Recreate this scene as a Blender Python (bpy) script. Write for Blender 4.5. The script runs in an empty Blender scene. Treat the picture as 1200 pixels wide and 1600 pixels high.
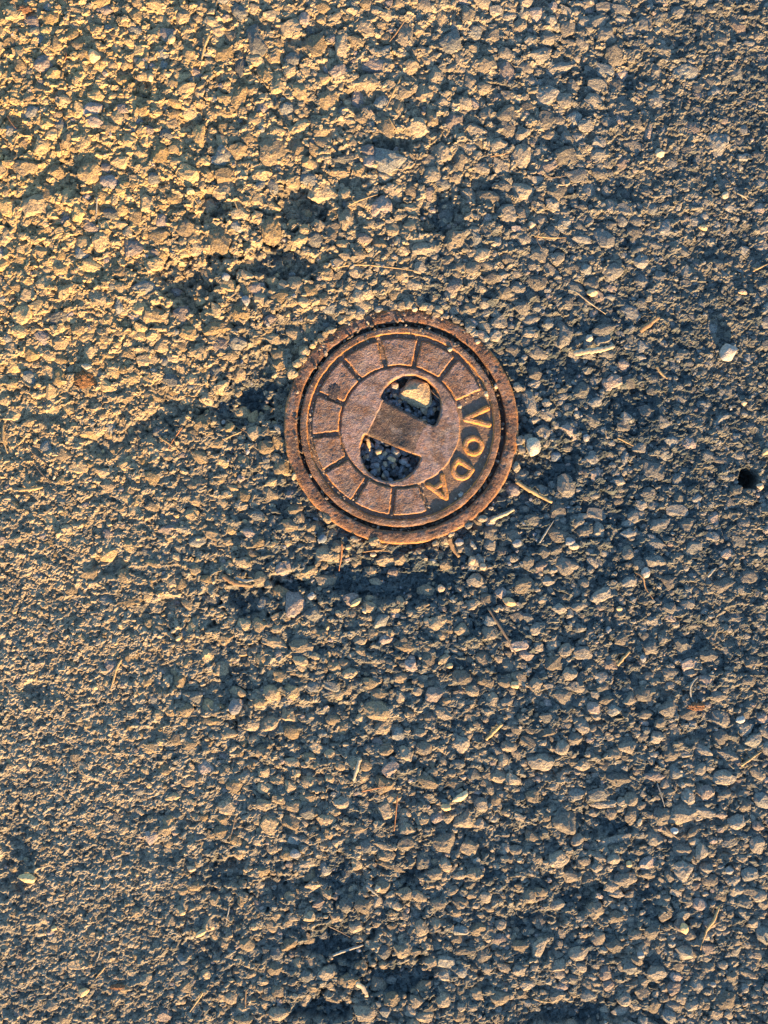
import bpy, bmesh, math, random
import numpy as np

# ------------------------------------------------------------------ camera, sky, sun, exposure
scene = bpy.context.scene
COL = scene.collection
S = 0.19 / 367.0                       # metres per photo pixel on the road plane (cover frame is 190 mm across)
CAM_H = 0.85
cam_d = bpy.data.cameras.new('camera')
cam = bpy.data.objects.new('camera', cam_d)
COL.objects.link(cam)
cam.location = (0, 0, CAM_H)
cam.rotation_euler = (0, 0, 0)
cam_d.sensor_fit = 'VERTICAL'
cam_d.sensor_height = 24.0
cam_d.lens = 24.0 * CAM_H / (1600 * S)
cam_d.clip_start = 0.01
cam_d.clip_end = 500
scene.camera = cam

SUN_EL, SUN_AZ = math.radians(11.5), math.radians(18.0)      # azimuth from straight "below" the picture towards its right
to_sun = np.array([math.sin(SUN_AZ) * math.cos(SUN_EL), -math.cos(SUN_AZ) * math.cos(SUN_EL), math.sin(SUN_EL)])
world = bpy.data.worlds.new('World')
scene.world = world
world.use_nodes = True
wn = world.node_tree
bg = wn.nodes.get('Background') or wn.nodes.new('ShaderNodeBackground')
sky = wn.nodes.new('ShaderNodeTexSky')
sky.sky_type = 'NISHITA'
sky.sun_disc = False
sky.sun_elevation = SUN_EL
sky.sun_rotation = math.pi - SUN_AZ
sky.air_density = 1.0
sky.dust_density = 0.3
sky.ozone_density = 2.6
wn.links.new(sky.outputs[0], bg.inputs[0])
bg.inputs[1].default_value = 0.10
sun_d = bpy.data.lights.new('sun', 'SUN')
sun_d.energy = 5.0
sun_d.angle = math.radians(0.6)
sun_d.color = (1.0, 0.585, 0.25)
sun = bpy.data.objects.new('sun', sun_d)
COL.objects.link(sun)
from mathutils import Vector
sun.rotation_euler = Vector(to_sun).to_track_quat('Z', 'Y').to_euler()
sun.location = tuple(to_sun * 3)
vs = scene.view_settings
vs.view_transform = 'Standard'
vs.look = 'None'
vs.gamma = 1.0
vs.use_curve_mapping = False
vs.exposure = 2.35

# ------------------------------------------------------------------ helpers
rng = np.random.default_rng(7)
MM = 0.001
def PX(px): return (np.asarray(px, float) - 600.0) * S
def PY(py): return (800.0 - np.asarray(py, float)) * S
def sstep(a, b, x):
    t = np.clip((x - a) / (b - a), 0, 1)
    return t * t * (3 - 2 * t)
def h32(ix, iy, seed):
    h = (ix.astype(np.int64) * 374761393 + iy.astype(np.int64) * 668265263 + seed * 2246822519) & 0xffffffff
    h = ((h ^ (h >> 13)) * 1274126177) & 0xffffffff
    h = ((h ^ (h >> 16)) * 2654435761) & 0xffffffff
    return ((h ^ (h >> 15)) & 0xffffff) / float(0xffffff)
def pn(x, y, cell, seed):
    """gradient noise, about -1..1"""
    u, v = x / cell, y / cell
    iu, iv = np.floor(u), np.floor(v)
    fu, fv = u - iu, v - iv
    su, sv = fu * fu * fu * (fu * (fu * 6 - 15) + 10), fv * fv * fv * (fv * (fv * 6 - 15) + 10)
    def g(a, b):
        ang = h32(iu + a, iv + b, seed) * 2 * math.pi
        return np.cos(ang) * (fu - a) + np.sin(ang) * (fv - b)
    n0 = g(0, 0) * (1 - su) + g(1, 0) * su
    n1 = g(0, 1) * (1 - su) + g(1, 1) * su
    return (n0 * (1 - sv) + n1 * sv) * 1.5
def fbm(x, y, cell, seed, octs=4, gain=0.5):
    a, s = 1.0, 0.0
    for o in range(octs):
        s = s + a * pn(x, y, cell / 2 ** o, seed + 17 * o)
        a *= gain
    return s
def facet(x, y, cell, seed, tilt):
    """broken-stone relief: every cell is a tilted plane; returns height offset, random id value, border distance"""
    u, v = x / cell, y / cell
    iu, iv = np.floor(u), np.floor(v)
    b1 = np.full(u.shape, 9.0); b2 = np.full(u.shape, 9.0)
    hz = np.zeros(u.shape); rid = np.zeros(u.shape)
    for a in (-1, 0, 1):
        for b in (-1, 0, 1):
            cx, cy = iu + a, iv + b
            jx, jy = cx + h32(cx, cy, seed), cy + h32(cx, cy, seed + 1)
            dx, dy = u - jx, v - jy
            d = np.sqrt(dx * dx + dy * dy)
            r = h32(cx, cy, seed + 2)
            tx, ty = h32(cx, cy, seed + 3) * 2 - 1, h32(cx, cy, seed + 4) * 2 - 1
            z = (r * 2 - 1) * 0.35 + (dx * tx + dy * ty) * tilt
            near = d < b1
            b2 = np.where(near, b1, np.minimum(b2, d))
            b1 = np.where(near, d, b1)
            hz = np.where(near, z, hz)
            rid = np.where(near, r, rid)
    return hz * cell, rid, (b2 - b1) * cell

def mesh_np(name, verts, faces, smooth=False, color=None, attrs=None):
    """faces: (n,3) or (n,4) int array"""
    me = bpy.data.meshes.new(name)
    verts = np.ascontiguousarray(verts, dtype=np.float32)
    faces = np.ascontiguousarray(faces, dtype=np.int32)
    n, k = faces.shape
    me.vertices.add(len(verts))
    me.vertices.foreach_set('co', verts.ravel())
    me.loops.add(n * k)
    me.loops.foreach_set('vertex_index', faces.ravel())
    me.polygons.add(n)
    me.polygons.foreach_set('loop_start', np.arange(0, n * k, k, dtype=np.int32))
    me.polygons.foreach_set('loop_total', np.full(n, k, dtype=np.int32))
    me.polygons.foreach_set('use_smooth', np.full(n, bool(smooth)))
    me.update(calc_edges=True)
    if color is not None:
        ca = me.color_attributes.new('tone', 'FLOAT_COLOR', 'POINT')
        c4 = np.ones((len(verts), 4), dtype=np.float32)
        c4[:, :3] = color
        ca.data.foreach_set('color', c4.ravel())
    for an, av in (attrs or {}).items():
        at = me.attributes.new(an, 'FLOAT', 'POINT')
        at.data.foreach_set('value', np.ascontiguousarray(av, dtype=np.float32).ravel())
    return me
def add(name, me, mat=None, parent=None, **props):
    o = bpy.data.objects.new(name, me)
    COL.objects.link(o)
    if mat is not None and me is not None and len(me.materials) == 0:
        me.materials.append(mat)
    if parent is not None:
        o.parent = parent
    for k, v in props.items():
        o[k] = v
    return o

# ------------------------------------------------------------------ materials
class NT:
    def __init__(s, name):
        s.m = bpy.data.materials.new(name)
        s.m.use_nodes = True
        s.t = s.m.node_tree
        s.b = s.t.nodes['Principled BSDF']
        s.geo = s.t.nodes.new('ShaderNodeNewGeometry')
    def n(s, typ, **kw):
        x = s.t.nodes.new(typ)
        for k, v in kw.items(): setattr(x, k, v)
        return x
    def l(s, a, b): s.t.links.new(a, b)
    def noise(s, scale, detail=3, rough=0.6, src=None):
        x = s.n('ShaderNodeTexNoise')
        x.inputs['Scale'].default_value = scale
        x.inputs['Detail'].default_value = detail
        x.inputs['Roughness'].default_value = rough
        s.l(src or s.geo.outputs['Position'], x.inputs['Vector'])
        return x.outputs['Fac']
    def ramp(s, fac, stops):
        x = s.n('ShaderNodeValToRGB')
        e = x.color_ramp.elements
        while len(e) < len(stops): e.new(0.5)
        for el, (p, c) in zip(e, stops):
            el.position = p
            el.color = (*c, 1) if len(c) == 3 else c
        s.l(fac, x.inputs[0])
        return x.outputs[0]
    def mix(s, a, b, fac, mode='MIX'):
        x = s.n('ShaderNodeMix', data_type='RGBA', blend_type=mode)
        for sock, v in ((x.inputs[6], a), (x.inputs[7], b), (x.inputs[0], fac)):
            if hasattr(v, 'is_output'): s.l(v, sock)
            elif isinstance(v, (int, float)): sock.default_value = v
            else: sock.default_value = (*v, 1)
        return x.outputs[2]
    def rng(s, v, a, b, c=0.0, d=1.0):
        x = s.n('ShaderNodeMapRange')
        x.inputs[1].default_value, x.inputs[2].default_value, x.inputs[3].default_value, x.inputs[4].default_value = a, b, c, d
        s.l(v, x.inputs[0])
        return x.outputs[0]
    def bump(s, h, dist, strength=1.0, prev=None):
        x = s.n('ShaderNodeBump')
        x.inputs['Strength'].default_value = strength
        x.inputs['Distance'].default_value = dist
        s.l(h, x.inputs['Height'])
        if prev is not None: s.l(prev, x.inputs['Normal'])
        return x.outputs[0]
    def done(s, col, rough=0.85, spec=0.25, normal=None):
        if hasattr(col, 'is_output'): s.l(col, s.b.inputs['Base Color'])
        else: s.b.inputs['Base Color'].default_value = (*col, 1)
        s.b.inputs['Roughness'].default_value = rough
        s.b.inputs['Specular IOR Level'].default_value = spec
        if normal is not None: s.l(normal, s.b.inputs['Normal'])
        return s.m

def mat_ground():
    t = NT('asphalt')
    a = t.n('ShaderNodeAttribute', attribute_name='tone')
    f = t.noise(900, 3, 0.65)
    sp = t.noise(2200, 1, 0.5)
    c = t.mix(a.outputs['Color'], t.ramp(f, [(0.25, (0.5, 0.5, 0.5)), (0.75, (1.45, 1.42, 1.38))]), 1.0, 'MULTIPLY')
    c = t.mix(c, (0.42, 0.38, 0.31), t.rng(sp, 0.68, 0.76, 0, 0.55))
    nb = t.bump(f, 0.0012, 0.9)
    nb = t.bump(t.noise(350, 2, 0.5), 0.0016, 0.7, nb)
    return t.done(c, 0.88, 0.22, nb)
def mat_stone(kind):
    t = NT('crushed_stone_' + kind)
    if kind == 'piece':
        oi = t.n('ShaderNodeObjectInfo')
        base = oi.outputs['Color']
    else:
        base = t.n('ShaderNodeAttribute', attribute_name='tone').outputs['Color']
    f = t.noise(700, 4, 0.7)
    g = t.noise(230, 3, 0.6)
    c = t.mix(base, t.ramp(f, [(0.3, (0.45, 0.45, 0.46)), (0.72, (1.5, 1.48, 1.42))]), 1.0, 'MULTIPLY')
    c = t.mix(c, (0.10, 0.10, 0.105), t.rng(g, 0.54, 0.68, 0, 0.6))          # bitumen still clinging in patches
    c = t.mix(c, (0.45, 0.37, 0.25), t.rng(t.noise(1500, 2, 0.5), 0.62, 0.74, 0, 0.6))
    nb = t.bump(g, 0.0026, 0.7)
    nb = t.bump(f, 0.0019, 1.0, nb)
    return t.done(c, 0.85, 0.25, nb)
def mat_plain(name, col, var=0.35, scale=500, rough=0.7, spec=0.3, bd=0.0005):
    t = NT(name)
    f = t.noise(scale, 3, 0.6)
    lo, hi = 1 - var, 1 + var
    c = t.mix(col, t.ramp(f, [(0.25, (lo, lo, lo)), (0.75, (hi, hi, hi))]), 1.0, 'MULTIPLY')
    return t.done(c, rough, spec, t.bump(f, bd, 0.7))
def mat_straw(name, col, col2):
    t = NT(name)
    co = t.n('ShaderNodeTexCoord').outputs['Object']
    f = t.noise(260, 3, 0.6, co)
    c = t.mix(col, col2, t.rng(f, 0.35, 0.65))
    f2 = t.noise(1400, 2, 0.5)
    c = t.mix(c, t.ramp(f2, [(0.3, (0.6, 0.6, 0.6)), (0.7, (1.25, 1.25, 1.25))]), 1.0, 'MULTIPLY')
    return t.done(c, 0.6, 0.35, t.bump(f2, 0.0004, 0.6))
def mat_rust(name, cols, orange=0.35, dark=0.4, grime=None, rough=0.75):
    """cols: three albedo tones of the rusty skin; the 'wall' attribute marks cast flanks where fresh orange rust sits"""
    t = NT(name)
    big = t.noise(55, 4, 0.62)
    mid = t.noise(240, 4, 0.65)
    fine = t.noise(1100, 3, 0.7)
    c = t.ramp(big, [(0.40, cols[0]), (0.5, cols[1]), (0.60, cols[2])])
    c = t.mix(c, (0.20, 0.18, 0.165), t.rng(t.noise(85, 3, 0.6), 0.52, 0.64, 0, 0.55))
    c = t.mix(c, (0.40, 0.165, 0.045), t.rng(mid, 0.50, 0.66, 0, orange))
    c = t.mix(c, (0.075, 0.045, 0.03), t.rng(t.noise(120, 5, 0.72), 0.50, 0.62, 0, dark))
    c = t.mix(c, t.ramp(fine, [(0.3, (0.32, 0.30, 0.29)), (0.72, (1.5, 1.48, 1.45))]), 1.0, 'MULTIPLY')
    c = t.mix(c, (0.045, 0.032, 0.026), t.rng(t.noise(33, 4, 0.6), 0.54, 0.66, 0, 0.6))      # large dark stains
    wall = t.n('ShaderNodeAttribute', attribute_name='wall').outputs['Fac']
    c = t.mix(c, t.ramp(mid, [(0.3, (0.36, 0.14, 0.025)), (0.7, (0.58, 0.27, 0.05))]), wall)
    if grime is not None:
        floor = t.n('ShaderNodeAttribute', attribute_name='floor').outputs['Fac']
        c = t.mix(c, t.ramp(mid, [(0.3, grime), (0.7, tuple(1.9 * g for g in grime))]), floor)
    c = t.mix(c, (0.5, 0.4, 0.27), t.rng(t.noise(1900, 1, 0.5), 0.62, 0.72, 0, 0.6))   # specks of dust
    nb = t.bump(mid, 0.0018, 0.6)
    nb = t.bump(fine, 0.0010, 0.85, nb)
    return t.done(c, rough, 0.35, nb)

M_GROUND = mat_ground()
M_PIECE = mat_stone('piece')
M_STUFF = mat_stone('mass')

# ------------------------------------------------------------------ zones of the road (all in photo pixels at road level)
CX, CY, CR = 627.0, 667.0, 184.0       # valve cover
def gau(x, y, cx, cy, sx, sy=None):
    sy = sy or sx
    return np.exp(-0.5 * (((x - cx) / sx) ** 2 + ((y - cy) / sy) ** 2))
HOLLOWS = [(470, 325, 40, 24, 7), (440, 415, 48, 26, 6), (330, 410, 30, 22, 3), (285, 435, 40, 26, 4.5), (395, 590, 30, 40, 6), (300, 460, 30, 26, 4),
           (370, 640, 40, 24, 5), (265, 640, 26, 14, 3), (610, 228, 40, 10, 4), (570, 160, 30, 14, 3), (690, 335, 30, 24, 4), (740, 295, 30, 16, 3),
           (985, 120, 22, 16, 3), (960, 290, 40, 20, 2.5), (997, 630, 30, 24, 4), (890, 570, 40, 18, 3), (870, 730, 30, 26, 4), (950, 800, 40, 26, 3),
           (600, 905, 110, 30, 4), (450, 915, 26, 18, 4), (385, 935, 30, 20, 4), (330, 1050, 60, 50, 3), (480, 1140, 70, 50, 2.5), (165, 885, 22, 14, 3),
           (260, 955, 40, 18, 2.5), (530, 1482, 46, 30, 6), (620, 1538, 50, 20, 5), (645, 1368, 16, 10, 6), (350, 1368, 30, 22, 4.5), (310, 1490, 30, 20, 3.5),
           (500, 1585, 40, 14, 6), (20, 1330, 22, 55, 3.5), (240, 1335, 26, 14, 2.5), (940, 1290, 40, 24, 3.5), (900, 1400, 30, 20, 3), (1010, 1400, 30, 20, 3),
           (780, 1310, 40, 30, 2.5), (820, 1440, 40, 24, 2.5), (530, 1370, 36, 24, 3), (440, 1390, 36, 16, 3), (905, 1590, 60, 16, 4), (60, 1080, 24, 12, 2.5),
           (230, 660, 20, 12, 2), (75, 650, 14, 10, 3), (160, 695, 26, 14, 3), (1080, 1000, 30, 22, 2), (1120, 1140, 30, 22, 2.5), (105, 270, 20, 24, 3),
           (20, 195, 16, 12, 3), (225, 145, 14, 12, 3), (200, 120, 14, 14, 3), (300, 195, 20, 16, 3), (335, 320, 22, 20, 5), (62, 275, 10, 14, 3)]
def fine_zone(x, y):                     # 1 where the stones are worn flush and only a fine scaly relief is left
    f = 1.0 * gau(x, y, 40, 1010, 170, 190) + 0.9 * gau(x, y, 110, 1440, 190, 190) + 0.85 * gau(x, y, 1130, 520, 110, 190) + 0.8 * gau(x, y, 1130, 120, 130, 150) \
        + 0.5 * gau(x, y, 150, 700, 160, 90) + 0.45 * gau(x, y, 1120, 900, 120, 130)
    return np.clip(f, 0, 1)
def dust_glow_zone(x, y):                     # tan dust in the mastic, with golden light painted in at upper left
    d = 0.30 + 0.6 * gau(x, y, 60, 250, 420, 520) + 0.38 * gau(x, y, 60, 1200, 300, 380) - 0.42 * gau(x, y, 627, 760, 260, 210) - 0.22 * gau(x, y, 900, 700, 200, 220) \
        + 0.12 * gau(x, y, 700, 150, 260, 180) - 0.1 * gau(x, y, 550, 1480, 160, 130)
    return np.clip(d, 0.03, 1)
def z_large(x, y):                       # mm; road slopes shaped for the light, plus the dish round the cover
    r = np.hypot(x - CX, y - CY)
    z = 1.6 * np.tanh((500 - y) / 300.0) * gau(x, y, 250, 250, 420, 420) * 6.0  # upper left tilted to catch the sun
    z = z - 4.0 * gau(x, y, 1050, -50, 330, 260)  # upper right turned away from the sun
    z = z - np.clip(y - 860, 0, 1200) * S * 1000 * math.tan(math.radians(1.3))  # slope added so the lower part catches more sun
    dish = gau(x, y, 660, 740, 190, 180) * 3.5 + 0.6 * sstep(300, 190, r)
    z = z - dish + 4.2 * gau(x, y, CX, CY - 260, 170, 90)
    return z
def hollow(x, y):
    z = np.zeros_like(x)
    for (cx, cy, sx, sy, d) in HOLLOWS:
        m = (np.abs(x - cx) < 3.2 * sx) & (np.abs(y - cy) < 3.2 * sy)
        if m.any():
            z[m] -= 0.95 * d * sstep(0.10, 0.62, gau(x[m], y[m], cx, cy, sx * 0.8, sy * 0.8) + 0.30 * pn(x[m], y[m], 17, 91) + 0.18 * pn(x[m], y[m], 7, 92))
    return z
def road_height(xm, ym, inner):
    """metres in, mm out; also the colour of the mastic. inner: 1 in the part built finely"""
    px, py = xm / S + 600, 800 - ym / S
    X, Y = xm * 1000, ym * 1000
    fz, dz = fine_zone(px, py), dust_glow_zone(px, py)
    wx, wy = X + 1.6 * pn(X, Y, 6, 1) + 0.5 * pn(X, Y, 2.2, 5), Y + 1.6 * pn(X, Y, 6, 2) + 0.5 * pn(X, Y, 2.2, 6)
    z = z_large(px, py)
    ho = hollow(px, py)
    d = 1.5 * pn(X, Y, 48, 11) + 1.0 * pn(X, Y, 19, 12)
    wy = wy * 1.3
    f1, r1, e1 = facet(wx, wy, 9.0, 21, 0.50)
    f2, r2, e2 = facet(wx, wy, 4.6, 31, 0.75)
    f3, r3, e3 = facet(wx, wy, 2.6, 41, 0.85)
    co = 1 - fz
    d = d + f1 * (0.16 + 0.34 * co) - co * 1.1 * np.exp(-e1 / 0.8)
    d = d + f2 * (0.46 + 0.06 * co) - 0.55 * np.exp(-e2 / 0.5)
    d = d + f3 * (0.6 - 0.25 * co)
    d = d + 0.22 * pn(X, Y, 1.9, 51)
    z = z + (d * 0.85 + ho) * inner
    # the open hole at the picture's right edge
    hr = np.hypot((px - 1171) / 1.0, (py - 748) / 1.05) + 3.0 * pn(X, Y, 7, 61) + 1.5 * pn(X, Y, 3, 62)
    z = z - 26 * sstep(17, 12, hr)
    # the pit the cover stands in
    r = np.hypot(px - CX, py - CY)
    pit = sstep(181, 176, r)
    z = z * (1 - pit) + pit * (-13 + 0.6 * pn(X, Y, 5, 71))
    # colour
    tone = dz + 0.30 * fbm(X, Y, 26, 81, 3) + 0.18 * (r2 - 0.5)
    tone = np.clip(tone - 0.35 * sstep(-1.5, -5, ho), 0, 1)        # darker where the hollows go deeper
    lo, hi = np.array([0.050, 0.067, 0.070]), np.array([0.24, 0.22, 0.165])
    gold = np.clip(gau(px, py, 60, 200, 420, 420), 0, 1)[..., None]  # golden light of the upper left, painted into the mastic colour
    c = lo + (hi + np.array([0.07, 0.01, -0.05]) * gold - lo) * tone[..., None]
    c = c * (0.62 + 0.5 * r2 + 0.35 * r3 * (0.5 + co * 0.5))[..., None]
    return z, c

def axis(half, step, far, grow):
    a = np.arange(0, half + step, step)
    out, s = [a[-1]], step
    while out[-1] < far:
        s *= grow
        out.append(out[-1] + s)
    p = np.concatenate([a, out[1:]])
    return np.concatenate([-p[:0:-1], p])
gx = axis(0.332, 0.00098, 40.0, 1.32)
gy = axis(0.436, 0.00098, 40.0, 1.32)
XX, YY = np.meshgrid(gx, gy)
out = np.maximum(np.abs(XX) - 0.332, np.abs(YY) - 0.436)
inner = 1 - sstep(0.02, 0.35, out)
ZZ, CC = road_height(XX, YY, inner)
far = sstep(0.3, 1.5, out)
ZZ = ZZ * (1 - far)
nx, ny = len(gx), len(gy)
ii = np.arange(nx * ny).reshape(ny, nx)
quads = np.stack([ii[:-1, :-1], ii[:-1, 1:], ii[1:, 1:], ii[1:, :-1]], -1).reshape(-1, 4)
V = np.stack([XX, YY, ZZ * MM], -1).reshape(-1, 3)
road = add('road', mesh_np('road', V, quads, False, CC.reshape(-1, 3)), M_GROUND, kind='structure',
           label='weathered asphalt road with coarse crushed stone in dark mastic')

# top-height raster (photo pixels, 2 px cells) used to rest things on the road
RX0, RY0, RS = -220, -220, 2.0
RW, RH = int((1640) / RS), int((2040) / RS)
rx, ry = np.meshgrid(RX0 + (np.arange(RW) + 0.5) * RS, RY0 + (np.arange(RH) + 0.5) * RS)
def sample_grid(xm, ym):
    ix = np.clip(np.searchsorted(gx, xm) - 1, 0, nx - 2); iy = np.clip(np.searchsorted(gy, ym) - 1, 0, ny - 2)
    return ZZ[iy, ix]
BASE = sample_grid(PX(rx), PY(ry))        # mm
TOP = BASE.copy()
def cell(px, py):
    return int(np.clip((px - RX0) / RS, 0, RW - 1)), int(np.clip((py - RY0) / RS, 0, RH - 1))
def local(arr, px, py, rad, q):
    i, j = cell(px, py); k = max(1, int(rad / RS))
    return float(np.quantile(arr[max(0, j - k):j + k + 1, max(0, i - k):i + k + 1], q))
def stamp(px, py, w, h, ztop):
    i, j = cell(px, py); a, b = max(1, int(w / 2 / RS)), max(1, int(h / 2 / RS))
    sl = (slice(max(0, j - b), j + b + 1), slice(max(0, i - a), i + a + 1))
    e = ((rx[sl] - px) / (w / 2)) ** 2 + ((ry[sl] - py) / (h / 2)) ** 2
    TOP[sl] = np.where(e < 1, np.maximum(TOP[sl], ztop - 1.2 * e), TOP[sl])

# ------------------------------------------------------------------ stones
def ico(sub):
    bm = bmesh.new()
    bmesh.ops.create_icosphere(bm, subdivisions=sub, radius=1.0)
    v = np.array([p.co[:] for p in bm.verts]); f = np.array([[q.index for q in t.verts] for t in bm.faces])
    bm.free()
    return v / np.linalg.norm(v, axis=1, keepdims=True), f
def stone_proto(sub, seed, rough=0.05, planes=(9, 14), cut=None, soft=42):
    r_ = np.random.default_rng(seed)
    d, f = ico(sub)
    k = r_.integers(*planes)
    # a small top face, a ring of slanting broken faces, near-vertical sides
    k1, k2 = max(3, k // 2), max(3, k - k // 2)
    az1 = (np.arange(k1) + r_.uniform(-0.35, 0.35, k1)) / k1 * 2 * np.pi + r_.uniform(0, 6.28)
    az2 = (np.arange(k2) + r_.uniform(-0.4, 0.4, k2)) / k2 * 2 * np.pi + r_.uniform(0, 6.28)
    e1, e2 = r_.uniform(0.45, 1.05, k1), r_.uniform(-0.3, 0.25, k2)
    n = np.vstack([np.stack([np.cos(az1) * np.cos(e1), np.sin(az1) * np.cos(e1), np.sin(e1)], 1),
                   np.stack([np.cos(az2) * np.cos(e2), np.sin(az2) * np.cos(e2), np.sin(e2)], 1),
                   [[0.13 * r_.normal(), 0.13 * r_.normal(), 1]], r_.normal(size=(2, 3)) - [0, 0, 1.5]])
    n /= np.linalg.norm(n, axis=1, keepdims=True)
    dist = np.concatenate([r_.uniform(0.58, 0.80, k1), r_.uniform(0.72, 1.0, k2), [r_.uniform(0.55, 0.78)], [0.9, 0.95]])
    dot = d @ n.T
    r = np.where(dot > 0.08, dist / np.maximum(dot, 0.08), 3.0)
    r = -np.log(np.exp(-soft * r).sum(1)) / soft
    r = np.clip(r, 0.2, 1.25)
    if rough:
        q = d * 1.0
        nz = pn(q[:, 0] * 3 + 9 * seed, q[:, 1] * 3 + q[:, 2] * 2.3, 1.0, seed) + 0.6 * pn(q[:, 0] * 7 + q[:, 2] * 5, q[:, 1] * 7 - q[:, 2] * 4, 1.0, seed + 5)
        r = r * (1 + rough * nz)
    p = d * r[:, None]
    lo, hi = p.min(0), p.max(0)
    p = (p - (lo + hi) / 2) / ((hi - lo) / 2)
    if cut is not None:                    # the buried underside is not kept
        keep = p[f].mean(1)[:, 2] > cut
        f = f[keep]
        used = np.unique(f)
        m = np.full(len(p), -1); m[used] = np.arange(len(used))
        p, f = p[used], m[f]
    return p, f

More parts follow.
